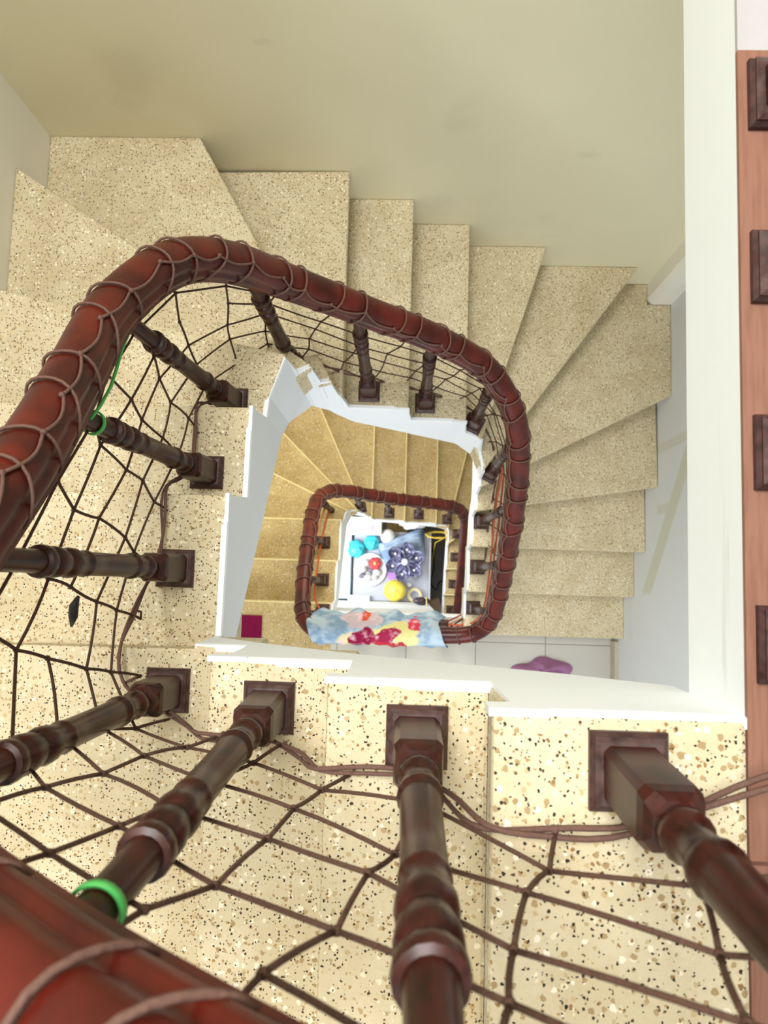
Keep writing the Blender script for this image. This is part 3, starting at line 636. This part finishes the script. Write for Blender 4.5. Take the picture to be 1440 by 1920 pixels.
# purple flower-shaped tray on a lilac sheet
M['lilac'] = simple('lilac_sheet', srgb(190, 140, 222), .4, 20, .06)
b = MB(); pts = [atV(720, 1040), atV(770, 1046), atV(790, 1078), atV(728, 1087)]; b.prism([p[:2] for p in pts], V(0,0,TH).z+.001, V(0,0,TH).z+.006); own(b, 'plastic_sheet', 'lilac', 'lilac plastic sheet under the purple flower-shaped tray', 'sheet')
ky = NT('purple_foil'); ky.color(ky.mix(ky.ramp(ky.noise(30, 4), .4, .65), srgb(84, 84, 118), srgb(150, 152, 184))); ky.rough(.28, .5); ky.bump(ky.noise(40, 3), .5, .004); ky.b.inputs['Metallic'].default_value = .25; M['foil'] = ky.m
tc_ = atV(759, 1054, TH+.16); tr = emptyo('flower_tray', tc_+Vector((0,0,.4*U)), 'shiny purple flower-shaped tray with six cupped petals and a white hub', 'tray')
for k in range(6):
    a = k*math.pi/3+.35; d = Vector((math.cos(a), math.sin(a), 0)); n_ = Vector((-d.y, d.x, 0)); b = MB()
    def pet(u, v, d=d, n_=n_):
        rr_ = .14+.8*u; wd = .36*math.sin(math.pi*min(1, .14+u*.78))**.7; vv = (v-.5)*2
        z = .42+.22*abs(vv)**2*(1-u*.3)+.12*u**2-.12*math.sin(math.pi*u)+.02*math.sin(u*9+k)
        return tc_+(d*rr_+n_*wd*vv+Vector((0,0,z)))*U
    b.grid(pet, 14, 10); pe = b.build('petal', 'foil', tr, solid=.003)
    c = MB(); c.ball(tc_+(d*.6+Vector((0,0,.42)))*U, .07*U, 8, 6, 0, (1,1,.5)); c.build('stud', 'white_plastic', pe)
b = MB(); b.lathe([(.36,.02),(.38,.16),(.48,.18),(.52,.1),(.53,.01)], 16); b.v = [tuple(tc_+Vector(v)*U) for v in b.v]; b.build('hub', 'white_plastic', tr)
# pomelo, ball, tape, adapter
kp = NT('yellow_rind'); kp.color(kp.mix(kp.noise(12, 3), srgb(236, 206, 40), srgb(250, 236, 120))); kp.rough(.5); kp.bump(kp.noise(160, 2), .4, .002); M['yellow'] = kp.m
p = atV(741, 1107, TH); b = MB(); b.ball(p+Vector((0,0,.46*U)), .53*U, 28, 18, .1, (1.02,.98,.88)); pm = own(b, 'pomelo', 'yellow', 'round yellow pomelo at the front of the table', 'fruit')
b = MB(); b.lathe([(0,.05),(.06,.04),(.07,.01)], 10); b.v = [tuple(p+Vector((0,0,.92*U))+Vector(v)*U) for v in b.v]; b.build('stem', 'nosing', pm)
p = atV(767, 1097, TH); b = MB(); b.ball(p+Vector((0,0,.13*U)), .13*U, 14, 10); own(b, 'ball', 'white_plastic', 'tiny white ball between the pomelo and the tape roll', 'ball')
M['tape'] = simple('cream_tape', srgb(232, 214, 150), .4, 30, .06); M['card'] = simple('white_card_core', srgb(236, 230, 220), .7)
p = atV(777, 1116, TH); tr2 = emptyo('tape_roll', p, 'roll of cream tape lying flat right of the pomelo', 'tape')
b = MB(); b.loft([[p+Vector((r*math.cos(a)*U, r*math.sin(a)*U, z*U)) for r, z in ((.26,.0),(.345,.0),(.345,.28),(.26,.28))] for a in [2*math.pi*k/32 for k in range(33)]], False, True); o = b.build('tape', 'tape', tr2); o.modifiers.new('es','EDGE_SPLIT')
b = MB(); b.loft([[p+Vector((r*math.cos(a)*U, r*math.sin(a)*U, z*U)) for r, z in ((.21,.0),(.258,.0),(.258,.29),(.21,.29))] for a in [2*math.pi*k/32 for k in range(33)]], False, True); o = b.build('core', 'card', tr2); o.modifiers.new('es','EDGE_SPLIT')
ad = boxat('power_strip', 'pale_blue', 652, 1116, 694, 1131, .3, 'pale blue-white power strip at the front left corner of the table', 'power strip')
s = MB(); p = atV(684, 1122, TH+.3)
for k in range(3): s.box(p+Vector((-k*.03, 0, .001)), (.012, .012, .003))
s.build('socket', 'steel', ad)
p = atV(727, 1006, TH); b = MB(); b.ball(p+Vector((0,0,.3*U)), .36*U, 18, 12, .1, (1,1,.8)); own(b, 'bowl_lid', 'white_plastic', 'rounded white lid between the white box and the jeans', 'lid')
p = atV(772, 984, TH); b = MB(); b.ball(p+Vector((0,0,.35*U)), .46*U, 24, 16, .6, (1.1,.5,.6)); own(b, 'plastic_bag', 'white_plastic', 'crumpled white plastic bag behind the jeans', 'bag')
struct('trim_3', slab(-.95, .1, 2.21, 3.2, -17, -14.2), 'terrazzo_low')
M['yellow_wire'] = simple('yellow_wire', srgb(226, 196, 70), .4, 60, .06)
cx, cy = at(822, 1004, -11.3); b = MB()
pts = []
for k in range(100):
    a = k/100*2*math.pi*5; r = .55+.05*math.sin(k*1.7); pts.append(V(cx+r*math.cos(a), cy+r*.3*math.sin(a)+.01*k/20, -11.3-.35*math.sin(a)+.03*math.sin(k)))
e1 = at(812, 1040, -14); e2 = at(806, 1090, -16.9); pts += [V(cx-.1, cy-.3, -12.2), V(*e1, -14), V(*e2, -16.9)]
b.tube(pts, .022*U, 6); own(b, 'wire_coil', 'yellow_wire', 'coil of yellow wire hanging at the back right of the well with a loose end', 'wire')
g0 = at(812, 1100, -17)
b = MB(); b.tube([V(*p) for p in catmull([(1.45,1.8,-16.95),(1.6,.6,-16.9),(1.42,-.2,-16.9),(1.75,-.6,-16.9),(1.9,-.2,-16.9),(2.2,-.1,-16.9)], .1)], .035*U, 6); own(b, 'power_cable', 'black', 'black cable snaking over the dark ground beside the table', 'cable')
M['carton'] = simple('brown_carton', srgb(150, 128, 108), .8, 20, .08)
a = at(814, 1140, -15.5); b = MB(); b.box(V(a[0], a[1], -16.2), (.14, .16, 1.6*U), .3); own(b, 'carton', 'carton', 'small brown carton on the dark ground at the front right corner of the well', 'box', bevel=.004)
M['helmet'] = simple('dark_purple_helmet', srgb(58, 42, 56), .35, 30, .2, .5, 0, 0, .3)
a = at(790, 1143, -9); hb = emptyo('hanging_bag', V(a[0], -1.19, -9.6), 'dark purple-brown rounded bag hanging on the white wall below the towel', 'bag')
b = MB(); b.ball(V(a[0], -1.0, -9.3), .36*U, 20, 14, .05, (1.1,.5,1)); b.build('body', 'helmet', hb)
b = MB(); b.tube([V(a[0]+.15, -.86, -9.0), V(a[0]+.2, -.84, -8.6), V(a[0]+.2,-1.15,-8.2)], .03*U, 6); b.build('strap', 'tape', hb)

b = MB(); p = at(140, 1146, 17.2); q = Vector((p[0], p[1], 17.2))
b.tube([V(*(q+Vector(d))) for d in ((-.04,-.12,-.05),(-.01,-.04,0),(.0,.04,.02),(.04,.12,.04))], lambda t: (.012+.03*math.sin(math.pi*t))*U, 6); own(b, 'twig', 'black', 'small dark twig caught in the net above the lower left steps', 'twig')
